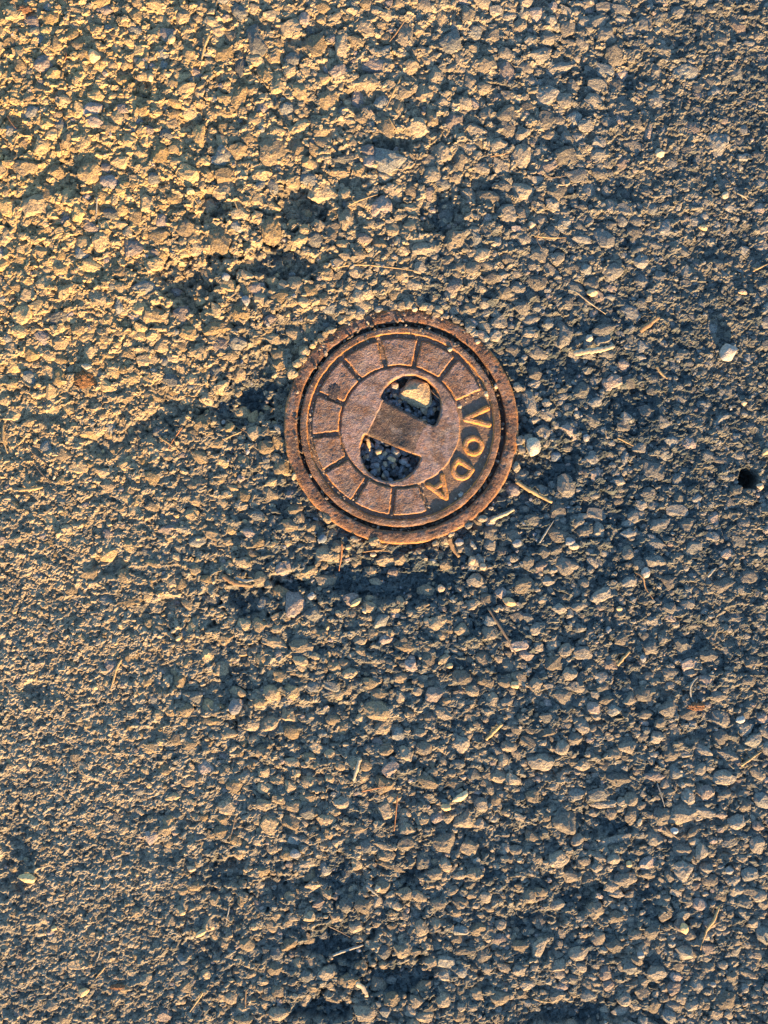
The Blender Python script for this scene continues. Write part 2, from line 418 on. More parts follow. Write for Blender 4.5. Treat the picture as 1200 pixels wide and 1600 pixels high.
TRACED = """
401,71,50,52 352,93,40,48 378,108,20,36 72,103,36,28 185,62,30,26 190,130,34,24 38,262,48,34 70,232,30,30 88,275,28,34 135,225,24,34 108,222,20,26 142,272,40,36
80,305,26,34 107,308,20,28 190,255,34,26 200,225,32,30 252,247,36,40 290,277,48,36 312,218,22,38 230,322,28,36 195,330,22,22 248,370,38,32 345,375,38,46 290,358,30,28
160,378,28,34 208,388,32,34 375,240,30,26 350,250,30,32 357,300,44,30 330,322,30,28 372,356,24,20 345,178,48,26 315,150,26,34 390,220,30,28 375,155,24,40 60,325,50,40
15,325,30,40 12,370,28,34 125,335,30,30 275,312,26,24 428,30,30,18 452,50,38,34 475,35,24,22 435,72,18,18 490,75,46,44 535,75,24,46 430,92,30,26 478,115,20,26
530,118,30,24 585,105,52,28 575,130,34,30 560,155,26,36 512,165,34,52 470,150,30,36 415,125,26,26 410,170,26,36 570,45,34,34 633,63,28,42 653,48,22,28 690,28,24,40
733,25,26,28 710,42,18,24 700,70,44,34 740,50,24,26 735,78,28,16 640,108,30,24 683,122,26,34 664,147,32,30 692,162,28,24 758,105,36,36 732,130,26,32 790,115,30,40
710,190,36,28 743,205,46,26 760,180,28,26 740,163,18,20 606,200,34,40 650,200,38,34 622,170,24,36 693,237,30,36 778,228,30,32 720,255,34,28 750,262,32,24 612,255,56,40
545,250,50,22 465,232,32,46 428,238,40,52 410,275,32,26 428,293,20,28 485,285,34,24 530,272,44,24 505,305,46,34 425,325,28,22 425,360,32,48 545,350,30,40 595,325,36,34
640,328,34,20 672,305,20,26 733,310,24,40 760,310,40,26 712,375,36,38 665,390,46,22 775,378,28,26 595,382,36,24 790,335,30,34 812,40,26,28 842,88,50,26 885,42,32,34
910,68,22,26 945,53,28,28 1010,35,26,36 1030,25,24,24 1035,78,30,24 1075,108,50,30 1150,115,36,44 870,105,50,26 963,85,34,36 965,135,44,26 1025,115,34,36 970,170,50,32
1028,158,32,34 855,150,40,30 885,155,34,28 925,160,30,34 897,185,24,28 850,190,36,30 918,195,34,22 815,245,34,40 992,192,24,26 1016,200,16,38 1037,218,30,26 990,225,36,30
1080,200,28,30 1120,225,40,42 1075,232,32,24 1090,248,22,26 880,245,40,38 855,262,34,24 815,300,40,30 920,300,30,26 1045,300,20,18 1060,322,24,24 1010,300,44,20 955,325,26,26
995,345,24,22 880,350,30,26 940,375,50,44 1040,355,28,28 1113,378,26,24 820,375,32,30 325,428,28,36 240,412,30,24 185,425,26,26 228,450,50,30 155,465,38,30 188,482,20,30
88,495,40,24 35,488,40,40 170,500,34,30 245,495,40,28 340,485,20,24 372,490,40,34 340,513,46,26 370,535,40,32 312,550,36,32 285,577,32,20 370,585,34,30 348,605,22,24
335,580,24,24 202,590,30,22 95,562,24,18 92,590,26,28 200,618,30,20 235,618,30,20 305,755,34,24 305,780,30,24 345,720,30,24 380,720,24,18 215,783,22,22 395,655,20,30
837,443,36,26 830,462,18,18 924,443,22,22 955,425,38,36 1000,440,32,34 1030,433,24,22 985,485,36,36 882,522,38,44 945,515,42,24 907,612,40,30 957,598,32,30 932,627,24,16
830,630,30,42 1070,555,32,22 895,675,38,42 925,655,34,26 838,598,26,22 1023,608,22,26 1015,645,36,26 1055,510,36,30 976,718,24,26 1002,698,26,22 1040,710,26,20 1018,735,42,44
1052,690,28,24 1080,692,40,22 933,740,20,32 887,760,30,40 965,752,26,18 1013,772,30,28 1058,752,22,26 1037,660,26,20 1130,720,38,12 1130,650,44,28 133,898,40,30 200,853,26,22
235,880,30,16 165,943,30,24 200,940,40,26 380,880,28,20 321,906,22,14 380,978,28,20 320,1027,28,26 343,1047,26,26 290,1038,18,22 303,1092,24,18 370,1085,28,18 287,1113,28,22
368,1105,22,24 136,1135,20,30 75,1043,22,18 118,1185,22,20 325,1130,40,14 355,1150,30,24 12,1190,14,14 220,1150,18,14 445,887,34,26 507,865,32,26 480,897,34,24 512,908,40,22
410,945,24,24 405,905,20,24 460,947,34,40 490,960,34,36 426,1005,40,24 432,983,22,14 470,1012,34,26 600,875,36,26 628,872,30,20 587,910,22,12 722,985,28,26 763,990,28,24
583,990,18,24 603,1000,26,16 632,1010,36,18 742,945,30,20 758,937,24,18 590,1112,44,34 450,1120,38,30 420,1132,30,32 537,1140,26,22 520,1128,24,18 632,1180,28,28 495,1170,30,24
722,1165,30,28 545,1055,34,22 770,1095,20,26 738,1080,24,20 480,1185,26,18 877,835,52,26 907,807,30,10 935,830,30,30 827,880,22,28 888,885,42,30 930,877,28,18 857,910,22,12
820,915,34,24 915,912,20,18 850,937,18,12 945,930,46,24 985,910,34,24 1045,910,34,30 1035,820,36,26 1075,820,40,30 985,833,30,16 1024,875,34,26 1130,915,40,30 1170,900,36,36
1190,860,24,22 810,965,22,18 1023,970,28,28 975,1000,28,20 1065,1010,34,34 1110,1025,32,26 1180,1035,30,24 1105,1065,26,22 1048,1052,24,18 1015,1058,20,16 905,1075,34,16
825,1025,26,18 978,1075,20,16 945,1075,20,14 960,1110,24,18 1010,1117,24,14 1035,1130,24,16 1056,1145,20,18 1027,1153,22,20 1130,1125,34,30 1165,1140,26,24 857,1145,36,16
910,1135,24,30 1050,1180,28,30 1140,1182,40,16 1100,1175,34,18 845,1190,44,30 960,1180,24,20 1180,1160,30,22 412,1235,26,20 430,1222,24,16 454,1232,22,20 482,1225,28,20
410,1260,22,16 435,1252,22,14 458,1262,28,18 482,1272,26,18 480,1250,30,16 538,1258,38,24 508,1285,28,28 420,1290,36,44 560,1297,30,14 603,1272,30,34 633,1275,26,18
660,1285,18,18 459,1317,22,16 480,1355,30,16 507,1362,22,26 573,1325,22,20 600,1325,30,18 612,1358,46,10 695,1320,40,34 725,1285,36,30 660,1352,30,26 695,1355,20,30
678,1370,28,18 540,1372,24,18 487,1388,24,16 508,1400,26,18 567,1420,28,26 615,1418,28,14 685,1417,26,18 525,1438,30,26 430,1437,20,20 456,1440,28,12 483,1438,22,16
655,1420,20,20 450,1480,30,20 685,1447,26,18 747,1457,30,26 783,1452,20,20 627,1493,32,26 725,1493,40,16 675,1510,26,16 463,1513,16,20 485,1512,18,24 566,1520,16,24
510,1530,36,28 545,1540,36,26 590,1550,26,30 612,1570,26,26 665,1550,30,18 653,1572,24,20 475,1575,24,34 520,1567,22,18 575,1590,44,26 790,1330,20,16 880,1285,50,44
900,1245,34,20 970,1220,50,26 945,1260,40,16 1023,1215,34,14 1038,1280,34,34 1070,1275,46,34 1078,1248,24,26 1106,1240,28,28 1135,1218,34,26 1133,1245,26,16 1165,1262,26,20
1105,1270,36,18 1090,1302,32,14 1068,1330,30,24 1100,1333,22,26 1185,1323,24,32 1145,1318,30,20 1025,1315,30,22 970,1315,66,14 958,1275,22,22 990,1280,22,28 875,1345,34,26
962,1342,24,26 1003,1335,20,14 1036,1352,14,10 810,1333,24,16 1068,1365,32,34 1018,1370,30,18 980,1378,36,24 965,1402,28,14 990,1405,22,14 1098,1420,26,22 1128,1405,30,18
1150,1380,34,22 1175,1370,26,24 865,1420,40,20 932,1427,28,28 965,1437,26,20 845,1450,20,22 1043,1435,22,16 1022,1460,28,26 1065,1450,18,22 842,1487,24,34 875,1483,16,16
817,1520,30,22 875,1515,36,22 828,1545,28,18 1030,1525,30,20 1110,1520,28,22 1095,1545,24,18 1060,1550,30,24 1008,1560,24,22 925,1545,34,20 860,1540,20,14 1025,1580,24,26
1060,1582,32,18 1140,1570,50,30 1175,1530,30,18 972,1515,12,20
"""
traced = [tuple(float(q) for q in s.split(',')) for s in TRACED.split()]
traced = [t for t in traced if math.hypot(t[0] - CX, t[1] - CY) > CR + 0.30 * max(t[2], t[3])]
traced.sort(key=lambda t: -t[2] * t[3])

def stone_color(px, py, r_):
    warm = float(np.clip(0.25 + 0.75 * gau(px, py, 60, 250, 480, 560) + 0.3 * gau(px, py, 200, 1300, 400, 400) - 0.25 * gau(px, py, 1000, 500, 260, 420), 0, 1))  # golden light at upper left painted into the stone colour
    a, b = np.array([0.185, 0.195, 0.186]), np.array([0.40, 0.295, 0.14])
    a = a + (np.array([0.16, 0.18, 0.182]) - a) * float(np.clip(gau(px, py, 1150, 450, 380, 600), 0, 1))  # bluish shade tint painted in towards the right
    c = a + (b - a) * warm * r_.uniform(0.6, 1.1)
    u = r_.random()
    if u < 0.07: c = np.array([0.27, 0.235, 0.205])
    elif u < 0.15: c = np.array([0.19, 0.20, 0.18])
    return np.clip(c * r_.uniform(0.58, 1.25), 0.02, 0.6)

occ = np.zeros((RH, RW), bool)
occ |= np.hypot(rx - CX, ry - CY) < CR - 2
occ |= np.hypot(rx - 1171, ry - 748) < 17
def claim(px, py, w, h, k=0.5):
    i, j = cell(px, py); a, b = max(1, int(w * k / RS)), max(1, int(h * k / RS))
    occ[max(0, j - b):j + b + 1, max(0, i - a):i + a + 1] = True
def is_free(px, py, w, h, k=0.3):
    i, j = cell(px, py); a, b = max(0, int(w * k / RS)), max(0, int(h * k / RS))
    return not occ[max(0, j - b):j + b + 1, max(0, i - a):i + a + 1].any()

r_ = np.random.default_rng(11)
protos3 = []
for k in range(26):
    p, f = stone_proto(3, 100 + k, 0.11, (8, 13))
    me = mesh_np('stone', p, f, False)
    me.materials.append(M_PIECE)
    protos3.append(me)
def place(px, py, w, h):
    """centre height and half-heights (mm) of a stone bedded in the mastic"""
    fz = float(fine_zone(np.array(px), np.array(py)))
    hm = 0.5 * min(w, h) * S * 1000
    c = hm * r_.uniform(0.62, 0.9)
    zb = local(BASE, px, py, 0.3 * max(w, h), 0.5)
    rise = (0.46 - 0.32 * fz + 0.22 * float(gau(px, py, 850, 1350, 380, 300))) * (1.0 if max(w, h) > 20 else 0.6) * c * r_.uniform(0.75, 1.25)
    return zb + 0.3 + rise - c, c
NPIECE = 300
mass = []        # stones past the 300 largest, joined
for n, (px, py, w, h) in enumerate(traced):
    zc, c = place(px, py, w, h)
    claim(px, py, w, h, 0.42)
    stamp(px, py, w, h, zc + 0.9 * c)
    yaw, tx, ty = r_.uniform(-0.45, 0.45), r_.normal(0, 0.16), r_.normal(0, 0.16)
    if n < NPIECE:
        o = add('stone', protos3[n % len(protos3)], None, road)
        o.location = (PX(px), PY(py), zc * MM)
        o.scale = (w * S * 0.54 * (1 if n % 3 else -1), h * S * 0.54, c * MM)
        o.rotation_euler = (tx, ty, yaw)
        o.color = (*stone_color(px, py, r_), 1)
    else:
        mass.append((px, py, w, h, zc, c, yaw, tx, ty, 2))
# the many smaller stones
NTRY = 9000
sizes = np.sort(np.concatenate([r_.uniform(15, 28, 2600), r_.uniform(10, 16, 2400), r_.uniform(6.5, 10.5, 4000)]))[::-1]
for s_ in sizes:
    for _ in range(9):
        px, py = r_.uniform(-190, 1390), r_.uniform(-190, 1790)
        fz = float(fine_zone(np.array(px), np.array(py)))
        dark = float(gau(px, py, 627, 800, 260, 190))
        if s_ > 10 and r_.random() < 0.85 * fz + 0.5 * dark: continue
        if s_ > 8 and float(hollow(np.array([px]), np.array([py]))[0]) < -2.2 and r_.random() < 0.85: continue
        if s_ > 15 and py > 850 and r_.random() < 0.5: continue
        w = s_ * r_.uniform(0.9, 1.35); h = s_ * r_.uniform(0.7, 1.05)
        if is_free(px, py, w, h, 0.34):
            zc, c = place(px, py, w, h)
            claim(px, py, w, h, 0.38)
            stamp(px, py, w, h, zc + 0.9 * c)
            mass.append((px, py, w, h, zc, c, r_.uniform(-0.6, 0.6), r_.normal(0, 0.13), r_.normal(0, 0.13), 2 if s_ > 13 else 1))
            break
for k in range(70):
    a, q = r_.uniform(0.8, 2.7) if k < 52 else r_.uniform(3.5, 7.0), r_.uniform(184, 192)
    px, py, s_ = CX + q * math.cos(a), CY - q * math.sin(a), r_.uniform(6, 15)
    mass.append((px, py, s_ * 1.2, s_ * 0.9, 0.9 + r_.uniform(-1.0, 0.6) - (0 if k < 52 else 1.2), s_ * 0.5 * S * 1000 * 0.7, a + 1.57 + r_.normal(0, 0.4), r_.normal(0, 0.2), r_.normal(0, 0.2), 2))
grit = []
for _ in range(2600):
    px, py = r_.uniform(-60, 1260), r_.uniform(-60, 1660)
    s_ = r_.uniform(3.0, 6.5)
    i, j = cell(px, py)
    if math.hypot(px - CX, py - CY) < CR + 2 or math.hypot(px - 1171, py - 748) < 18: continue
    c = 0.5 * s_ * S * 1000 * r_.uniform(0.5, 0.9)
    zc = (BASE[j, i] if r_.random() < 0.7 else TOP[j, i]) + 0.35 * c
    grit.append((px, py, s_ * r_.uniform(0.8, 1.5), s_ * r_.uniform(0.7, 1.1), zc, c, r_.uniform(-3, 3), r_.normal(0, 0.4), r_.normal(0, 0.4), 0))
PR = {2: [stone_proto(2, 300 + k, 0.12, (7, 12), -0.4) for k in range(24)],
      1: [stone_proto(2, 400 + k, 0.06, (7, 11), -0.2) if k < 0 else stone_proto(1, 400 + k, 0.12, (7, 12), -0.45) for k in range(24)],
      0: [stone_proto(1, 500 + k, 0.10, (5, 8), 0.0, soft=18) for k in range(16)]}
def joined(name, items, seed, colfn):
    r = np.random.default_rng(seed)
    vs_, fs_, cs_ = [], [], []
    base = 0
    for (px, py, w, h, zc, c, yaw, tx, ty, lod) in items:
        P = PR[lod]; p, f = P[r.integers(len(P))]
        q = p * np.array([w * S * 0.53, h * S * 0.53, c * MM])
        ca, sa = math.cos(yaw), math.sin(yaw)
        # small tilts, then yaw
        q = np.stack([q[:, 0] + ty * q[:, 2], q[:, 1] - tx * q[:, 2], q[:, 2] - ty * q[:, 0] * 0.8 + tx * q[:, 1] * 0.8], 1)
        q = np.stack([ca * q[:, 0] - sa * q[:, 1] + float(PX(px)), sa * q[:, 0] + ca * q[:, 1] + float(PY(py)), q[:, 2] + zc * MM], 1)
        vs_.append(q); fs_.append(f + base); base += len(q)
        cs_.append(np.repeat(colfn(px, py, r)[None], len(q), 0))
    return mesh_np(name, np.vstack(vs_), np.vstack(fs_), False, np.vstack(cs_))
def grit_color(px, py, r):
    if math.hypot(px - CX, py - CY) < 300 and r.random() < 0.55:
        return np.array([0.17, 0.18, 0.19]) * r.uniform(0.5, 1.7)
    return stone_color(px, py, r) * r.uniform(0.8, 1.3)
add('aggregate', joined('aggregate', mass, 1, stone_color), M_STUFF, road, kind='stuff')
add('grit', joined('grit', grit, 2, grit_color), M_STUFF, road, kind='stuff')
# ------------------------------------------------------------------ the valve cover
LX, LY = 625.5, 667.0                  # centre of the lid, a little off the centre of its frame
T_FRAME = mat_rust('rust_frame', [(0.055, 0.033, 0.027), (0.095, 0.052, 0.040), (0.15, 0.092, 0.07)], 0.4, 0.6)
T_RIM = mat_rust('rust_rim', [(0.06, 0.038, 0.028), (0.115, 0.068, 0.046), (0.18, 0.118, 0.09)], 0.35, 0.5)
T_PLATE = mat_rust('rust_plate', [(0.12, 0.085, 0.075), (0.20, 0.165, 0.165), (0.25, 0.175, 0.16)], 0.3, 0.55, grime=(0.085, 0.058, 0.038))
T_PAD = mat_rust('rust_pad', [(0.10, 0.064, 0.052), (0.165, 0.118, 0.098), (0.22, 0.165, 0.155)], 0.45, 0.55)
T_BAR = mat_rust('rust_bar', [(0.035, 0.026, 0.021), (0.05, 0.036, 0.029), (0.09, 0.06, 0.047)], 0.06, 0.3, rough=0.6)
T_LETTER = mat_rust('rust_letter', [(0.24, 0.12, 0.05), (0.30, 0.17, 0.085), (0.33, 0.20, 0.13)], 0.6, 0.2)
LZ = 1.4                               # mm, height of the lid's top face over the road datum
FLOOR = -1.75

def lathe(name, prof, segs, mat, parent, wob=0.25, seed=5):
    prof = np.array(prof)
    th = np.linspace(0, 2 * math.pi, segs, endpoint=False)
    R, TH = np.meshgrid(prof[:, 0], th, indexing='ij'); Zp = np.repeat(prof[:, 1:2], segs, 1)
    X, Y = R * np.cos(TH), R * np.sin(TH)
    n1 = fbm(X, Y, 9, seed, 4); n2 = fbm(X, Y, 14, seed + 50, 4)
    Zq = Zp + wob * n1 * sstep(-6, -1, Zp) + wob * 0.8 * pn(X, Y, 2.0, seed + 9)
    Rq = R + wob * 1.2 * n2
    vv = np.stack([Rq * np.cos(TH) * MM, Rq * np.sin(TH) * MM, Zq * MM], -1).reshape(-1, 3)
    m, id_ = len(prof), np.arange(len(prof) * segs).reshape(len(prof), segs)
    nxt = np.roll(id_, -1, 1)
    q = np.stack([id_[:-1], nxt[:-1], nxt[1:], id_[1:]], -1).reshape(-1, 4)
    wl = np.repeat(prof[:, 2:3], segs, 1) * (0.6 + 0.6 * n2).clip(0, 1)
    return add(name, mesh_np(name, vv, q, True, None, {'wall': wl, 'floor': np.zeros(vv.shape[0])}), mat, parent)
def fill(points, step=0.6):
    o = [points[0]]
    for a, b in zip(points, points[1:]):
        k = max(1, int(math.hypot(b[0] - a[0], b[1] - a[1]) / step))
        o += [tuple(a[i] + (b[i] - a[i]) * t / k for i in range(3)) for t in range(1, k + 1)]
    return o

frame = add('collar_ring', None, None, None, label='round rusty iron collar ring set in the asphalt around the valve cover', category='collar')
frame.location = (PX(CX), PY(CY), 0)
lathe('ring', fill([(95.2, -14, 0), (95.0, -1.2, 0.1), (94.4, 0.5, 0.8), (93.2, 1.1, 0.25), (90.2, 1.5, 0), (87.6, 1.5, 0), (86.0, 1.3, 0.1), (85.0, 1.0, 0.3), (84.6, 0.2, 0.2), (84.3, -5, 0)]), 720, T_FRAME, frame, 0.42, 5)
lathe('seat_ledge', fill([(85.2, -4.6, 0), (83.6, -5.0, 0), (79.5, -5.2, 0), (79.3, -12, 0)], 1.0), 360, T_BAR, frame, 0.5, 7)

lid = add('valve_cover', None, None, None, label='rusty round cast iron water valve cover with raised letters VODA', category='valve cover')
lid.location = (PX(LX), PY(LY), LZ * MM)
lid.rotation_euler = (math.radians(0.35), math.radians(-0.3), 0)
UC, UR, UM, UN = (15.3, 31.9), 49.0, (10.3, 22.3), (0.466, 0.885)
DC, DR, DM, DN = (-15.1, -37.2), 48.5, (-11.3, -28.2), (-0.388, -0.922)
def smax(a, b, k):
    h = np.clip(0.5 + 0.5 * (a - b) / k, 0, 1)
    return b * (1 - h) + a * h + k * h * (1 - h)
def plane_d(x, y, m, n): return -((x - m[0]) * n[0] + (y - m[1]) * n[1])       # negative on the hole's side
def hole_d(x, y):
    jit = 0.7 * pn(x, y, 9, 301) + 0.35 * pn(x, y, 3.5, 302)
    a = smax(np.hypot(x - UC[0], y - UC[1]) - UR, plane_d(x, y, UM, UN), 5.0)
    b = smax(np.hypot(x - DC[0], y - DC[1]) - DR, plane_d(x, y, DM, DN), 5.0)
    return np.minimum(a, b) + jit
BD = np.array([0.904, -0.427])
def bar_d(x, y):                        # the cross bar between the two openings, negative inside
    al = (x + 0.5) * BD[0] + (y + 3.0) * BD[1]
    ac = -(x + 0.5) * BD[1] + (y + 3.0) * BD[0]
    side = np.maximum(-plane_d(x, y, UM, UN), -plane_d(x, y, DM, DN))
    return al, ac, side
def skin(x, y, amp=1.0):                # cast and pitted surface, mm
    return amp * (0.16 * fbm(x, y, 9, 311, 3) + 0.10 * pn(x, y, 2.6, 312) + 0.16 * pn(x, y, 26, 313))
def patch(name, x0, x1, y0, y1, step, zfun, mat, parent, **props):
    xs, ys = np.arange(x0, x1 + step, step), np.arange(y0, y1 + step, step)
    x, y = np.meshgrid(xs, ys)
    z, keep, wall, floor = zfun(x, y)
    idx = np.arange(x.size).reshape(x.shape)
    kq = keep[:-1, :-1] & keep[:-1, 1:] & keep[1:, 1:] & keep[1:, :-1]
    q = np.stack([idx[:-1, :-1], idx[:-1, 1:], idx[1:, 1:], idx[1:, :-1]], -1)[kq]
    used = np.unique(q)
    m = np.full(x.size, -1); m[used] = np.arange(len(used))
    vv = np.stack([x * S, y * S, z * MM], -1).reshape(-1, 3)[used]
    return add(name, mesh_np(name, vv, m[q], True, None, {'wall': wall.ravel()[used], 'floor': floor.ravel()[used]}), mat, parent, **props)

def z_plate(x, y):
    r = np.hypot(x, y) + 0.9 * pn(x, y, 13, 321) + 0.4 * pn(x, y, 4, 322)
    s = sstep(-1.4, 1.4, 93.0 - r)
    al, ac, side = bar_d(x, y)
    rec = sstep(-43.5, -41.0, al + 0.8 * pn(x, y, 8, 323)) * sstep(34, 22, al) * sstep(6, -6, np.abs(ac) - 33)
    hd = hole_d(x, y)
    z = FLOOR + (0 - FLOOR) * s - 3.2 * rec * s
    z = z + skin(x, y)
    lip = sstep(2.5, -0.2, hd)
    z = z - 0.5 * lip - 12 * sstep(0.2, -2.2, hd)
    w = (4 * s * (1 - s)) * (0.45 + 0.5 * pn(x, y, 14, 324)).clip(0, 1)
    w = np.maximum(w, 0.75 * sstep(0.4, 0.9, lip) * (0.4 + pn(x, y, 18, 325)).clip(0, 1))
    fl = (1 - s) * (0.85 + 0.3 * pn(x, y, 11, 326)).clip(0, 1)
    return z, (r < 148.5) & (hd > -2.2), w, fl
patch('plate', -150, 150, -150, 150, 0.8, z_plate, T_PLATE, lid)

def z_rim(x, y):
    rr = np.hypot(x, y)
    r = rr + 0.7 * pn(x, y, 12, 331) + 0.4 * pn(x, y, 4, 332)
    s = sstep(-1.6, 1.6, r - 145.5)
    z = (FLOOR - 0.6) + (0.5 - FLOOR + 0.6) * s + skin(x, y, 1.2) - 0.5 * sstep(153.0, 156.5, r) - 11 * sstep(156.3, 158.4, r)
    w = (4 * s * (1 - s)) * (0.75 + 0.5 * pn(x, y, 20, 333)).clip(0, 1)
    w = np.maximum(w, 0.5 * sstep(154.5, 156.5, r) * (0.3 + pn(x, y, 15, 334)).clip(0, 1))
    return z, (rr > 143.2) & (rr < 158.6), w, np.zeros_like(x)
patch('rim', -160, 160, -160, 160, 0.8, z_rim, T_RIM, lid)

def z_bar(x, y):
    al, ac, side = bar_d(x, y)
    jit = 0.7 * pn(x, y, 9, 301) + 0.35 * pn(x, y, 3.5, 302)
    top = -1.9 + 1.85 * sstep(-4, 27, al) + 0.25 * sstep(10, 26, np.abs(ac)) + skin(x, y, 0.7)
    sd = side + jit
    z = top - 0.4 * sstep(-3, 0, sd) - 10 * sstep(0.3, 2.6, sd)
    w = 0.5 * sstep(-2.2, 0, sd) * (0.3 + pn(x, y, 15, 341)).clip(0, 1) * sstep(-10, 20, al)
    return z, (al > -43.5) & (al < 36) & (sd < 2.7), w, np.zeros_like(x)
patch('cross_bar', -62, 62, -62, 62, 0.8, z_bar, T_BAR, lid)

EDGES = [23.4, 50.7, 77.5, 103.9, 130.5, 157.9, 186.2, 210.4, 237.4, 264.1, 289.0]
for k in range(10):
    a0, a1 = math.radians(EDGES[k]), math.radians(EDGES[k + 1])
    mid, half = (a0 + a1) / 2, (a1 - a0) / 2
    def z_pad(x, y, mid=mid, half=half, k=k):
        r = np.hypot(x, y)
        da = np.abs((np.arctan2(y, x) - mid + math.pi) % (2 * math.pi) - math.pi)
        d = smax(smax(r - 137.5, 96.5 - r, 2.0), (da - half) * r + 3.7, 2.0) + 0.9 * pn(x, y, 10, 351 + k) + 0.5 * pn(x, y, 3.5, 371 + k)
        s = sstep(1.3, -1.3, d)
        tilt = (0.010 * math.cos(2.1 * k)) * (x * math.cos(mid) + y * math.sin(mid) - 117) + 0.006 * math.sin(3.3 * k) * (-x * math.sin(mid) + y * math.cos(mid))
        z = FLOOR - 0.5 + (0.55 + 0.12 * math.sin(5.0 * k) + tilt - FLOOR + 0.5) * s + skin(x, y, 1.4)
        w = (4 * s * (1 - s)) * (0.7 + 0.5 * pn(x, y, 14, 391 + k)).clip(0, 1)
        return z, d < 1.45, w, np.zeros_like(x)
    cx, cy = 117 * math.cos(mid), 117 * math.sin(mid)
    patch('pad', cx - 42, cx + 42, cy - 42, cy + 42, 0.8, z_pad, T_PAD, lid)

def seg_d(u, v, a, b):
    ax, ay, bx, by = *a, *b
    t = np.clip(((u - ax) * (bx - ax) + (v - ay) * (by - ay)) / ((bx - ax) ** 2 + (by - ay) ** 2), 0, 1)
    return np.hypot(u - ax - t * (bx - ax), v - ay - t * (by - ay))
def glyph(ch, u, v):
    if ch == 'V':
        return np.minimum(seg_d(u, v, (-13, 17), (0, -18)), seg_d(u, v, (13, 17), (0, -18))) - 4.2
    if ch == 'O':
        return np.abs(np.hypot(u * 1.04, v) - 12.6) - 4.1
    if ch == 'D':
        arc = np.where(u > -2, np.abs(np.hypot((u + 2) * 0.95, v) - 13.5), np.minimum(seg_d(u, v, (-10, 13.5), (-2, 13.5)), seg_d(u, v, (-10, -13.5), (-2, -13.5))))
        return np.minimum(arc, seg_d(u, v, (-10, -13.5), (-10, 13.5))) - 4.0
    return np.minimum(np.minimum(seg_d(u, v, (-13, -16), (0, 17)), seg_d(u, v, (13, -16), (0, 17))), seg_d(u, v, (-8, -6), (8, -6))) - 4.0
for ch, ang, rad in (('V', 6.7, 121), ('O', -14.6, 118), ('D', -35.2, 117), ('A', -57.2, 116)):
    a = math.radians(ang)
    ux, uy = (math.sin(a), -math.cos(a)), (math.cos(a), math.sin(a))
    ox, oy = rad * math.cos(a), rad * math.sin(a)
    def z_let(x, y, ch=ch, ux=ux, uy=uy, ox=ox, oy=oy):
        u, v = (x - ox) * ux[0] + (y - oy) * ux[1], (x - ox) * uy[0] + (y - oy) * uy[1]
        d = glyph(ch, u, v) + 0.6 * pn(x, y, 6, 401) + 0.3 * pn(x, y, 2.5, 402)
        s = sstep(1.4, -2.4, d)
        z = FLOOR - 0.4 + (2.3) * s + skin(x, y, 1.0)
        return z, d < 1.5, (0.35 + 0.65 * 4 * s * (1 - s)) * (0.75 + 0.5 * pn(x, y, 9, 403)).clip(0, 1), np.zeros_like(x)
    patch('letter', ox - 26, ox + 26, oy - 26, oy + 26, 0.6, z_let, T_LETTER, lid, label='raised cast letter ' + ch)

# ------------------------------------------------------------------ gravel seen through the two openings, grit round the lid
def gravel_color(px, py, r):
    return np.array([0.15, 0.165, 0.18]) * r.uniform(0.35, 1.9) if r.random() < 0.88 else np.array([0.36, 0.29, 0.2]) * r.uniform(0.7, 1.2)
PR[3] = [stone_proto(2, 600 + k, 0.06, (7, 12)) for k in range(14)]
r_ = np.random.default_rng(21)
for (cx, cy, n, lab) in ((LX + UC[0], LY - UC[1], 210, 'dark loose gravel lying in the upper opening of the valve cover'),
                         (LX + DC[0], LY - DC[1], 230, 'dark loose gravel lying in the lower opening of the valve cover')):
    it = []
    for k in range(n):
        a, q = r_.uniform(0, 6.28), 50 * math.sqrt(r_.random())
        px, py = cx + q * math.cos(a), cy + q * math.sin(a)
        s_ = r_.uniform(5, 10.5) if k > 20 else r_.uniform(10, 14)
        c = 0.5 * s_ * S * 1000 * r_.uniform(0.55, 0.85)
        it.append((px, py, s_ * r_.uniform(0.9, 1.35), s_ * r_.uniform(0.75, 1.1), -11.0 + r_.uniform(0, 3.2) + 2.2 * math.exp(-(q / 28) ** 2), c, r_.uniform(-3, 3), r_.normal(0, 0.3), r_.normal(0, 0.3), 3))
    add('gravel', joined('gravel', it, 31, gravel_color), M_STUFF, None, kind='stuff', label=lab, category='gravel')
it = []
for k in range(460):                      # in the slot between lid and frame, on the frame's upper half, in the channels
    a = r_.uniform(0, 6.28)
    u = r_.random()
    if u < 0.40: q, z = r_.uniform(158.0, 163), -4.6 + abs(r_.normal(0, 1.6))
    elif u < 0.55: q, z = r_.uniform(147, 182), 1.9; a = r_.normal(1.75, 0.6)
    elif u < 0.8: q, z = r_.uniform(138.5, 145), LZ + FLOOR + 0.3
    else: q, z, a = r_.uniform(95, 144), LZ + FLOOR + 0.3, math.radians(EDGES[r_.integers(11)] + r_.normal(0, 1.2))
    s_ = r_.uniform(2.4, 6.0) if u < 0.55 else r_.uniform(1.6, 4.2)
    px, py = CX - (1.5 if q < 164 else 0) + q * math.cos(a), CY - q * math.sin(a)
    it.append((px, py, s_ * r_.uniform(0.9, 1.6), s_ * r_.uniform(0.7, 1.1), z, 0.5 * s_ * S * 1000 * 0.7, r_.uniform(-3, 3), r_.normal(0, .3), r_.normal(0, .3), 0))
def gritc(px, py, r): return np.array([0.33, 0.27, 0.20]) * r.uniform(0.2, 1.3)
add('loose_grit', joined('loose_grit', it, 41, gritc), M_STUFF, None, kind='stuff', label='fine tan grit caught on the rusty valve cover and its frame', category='grit')

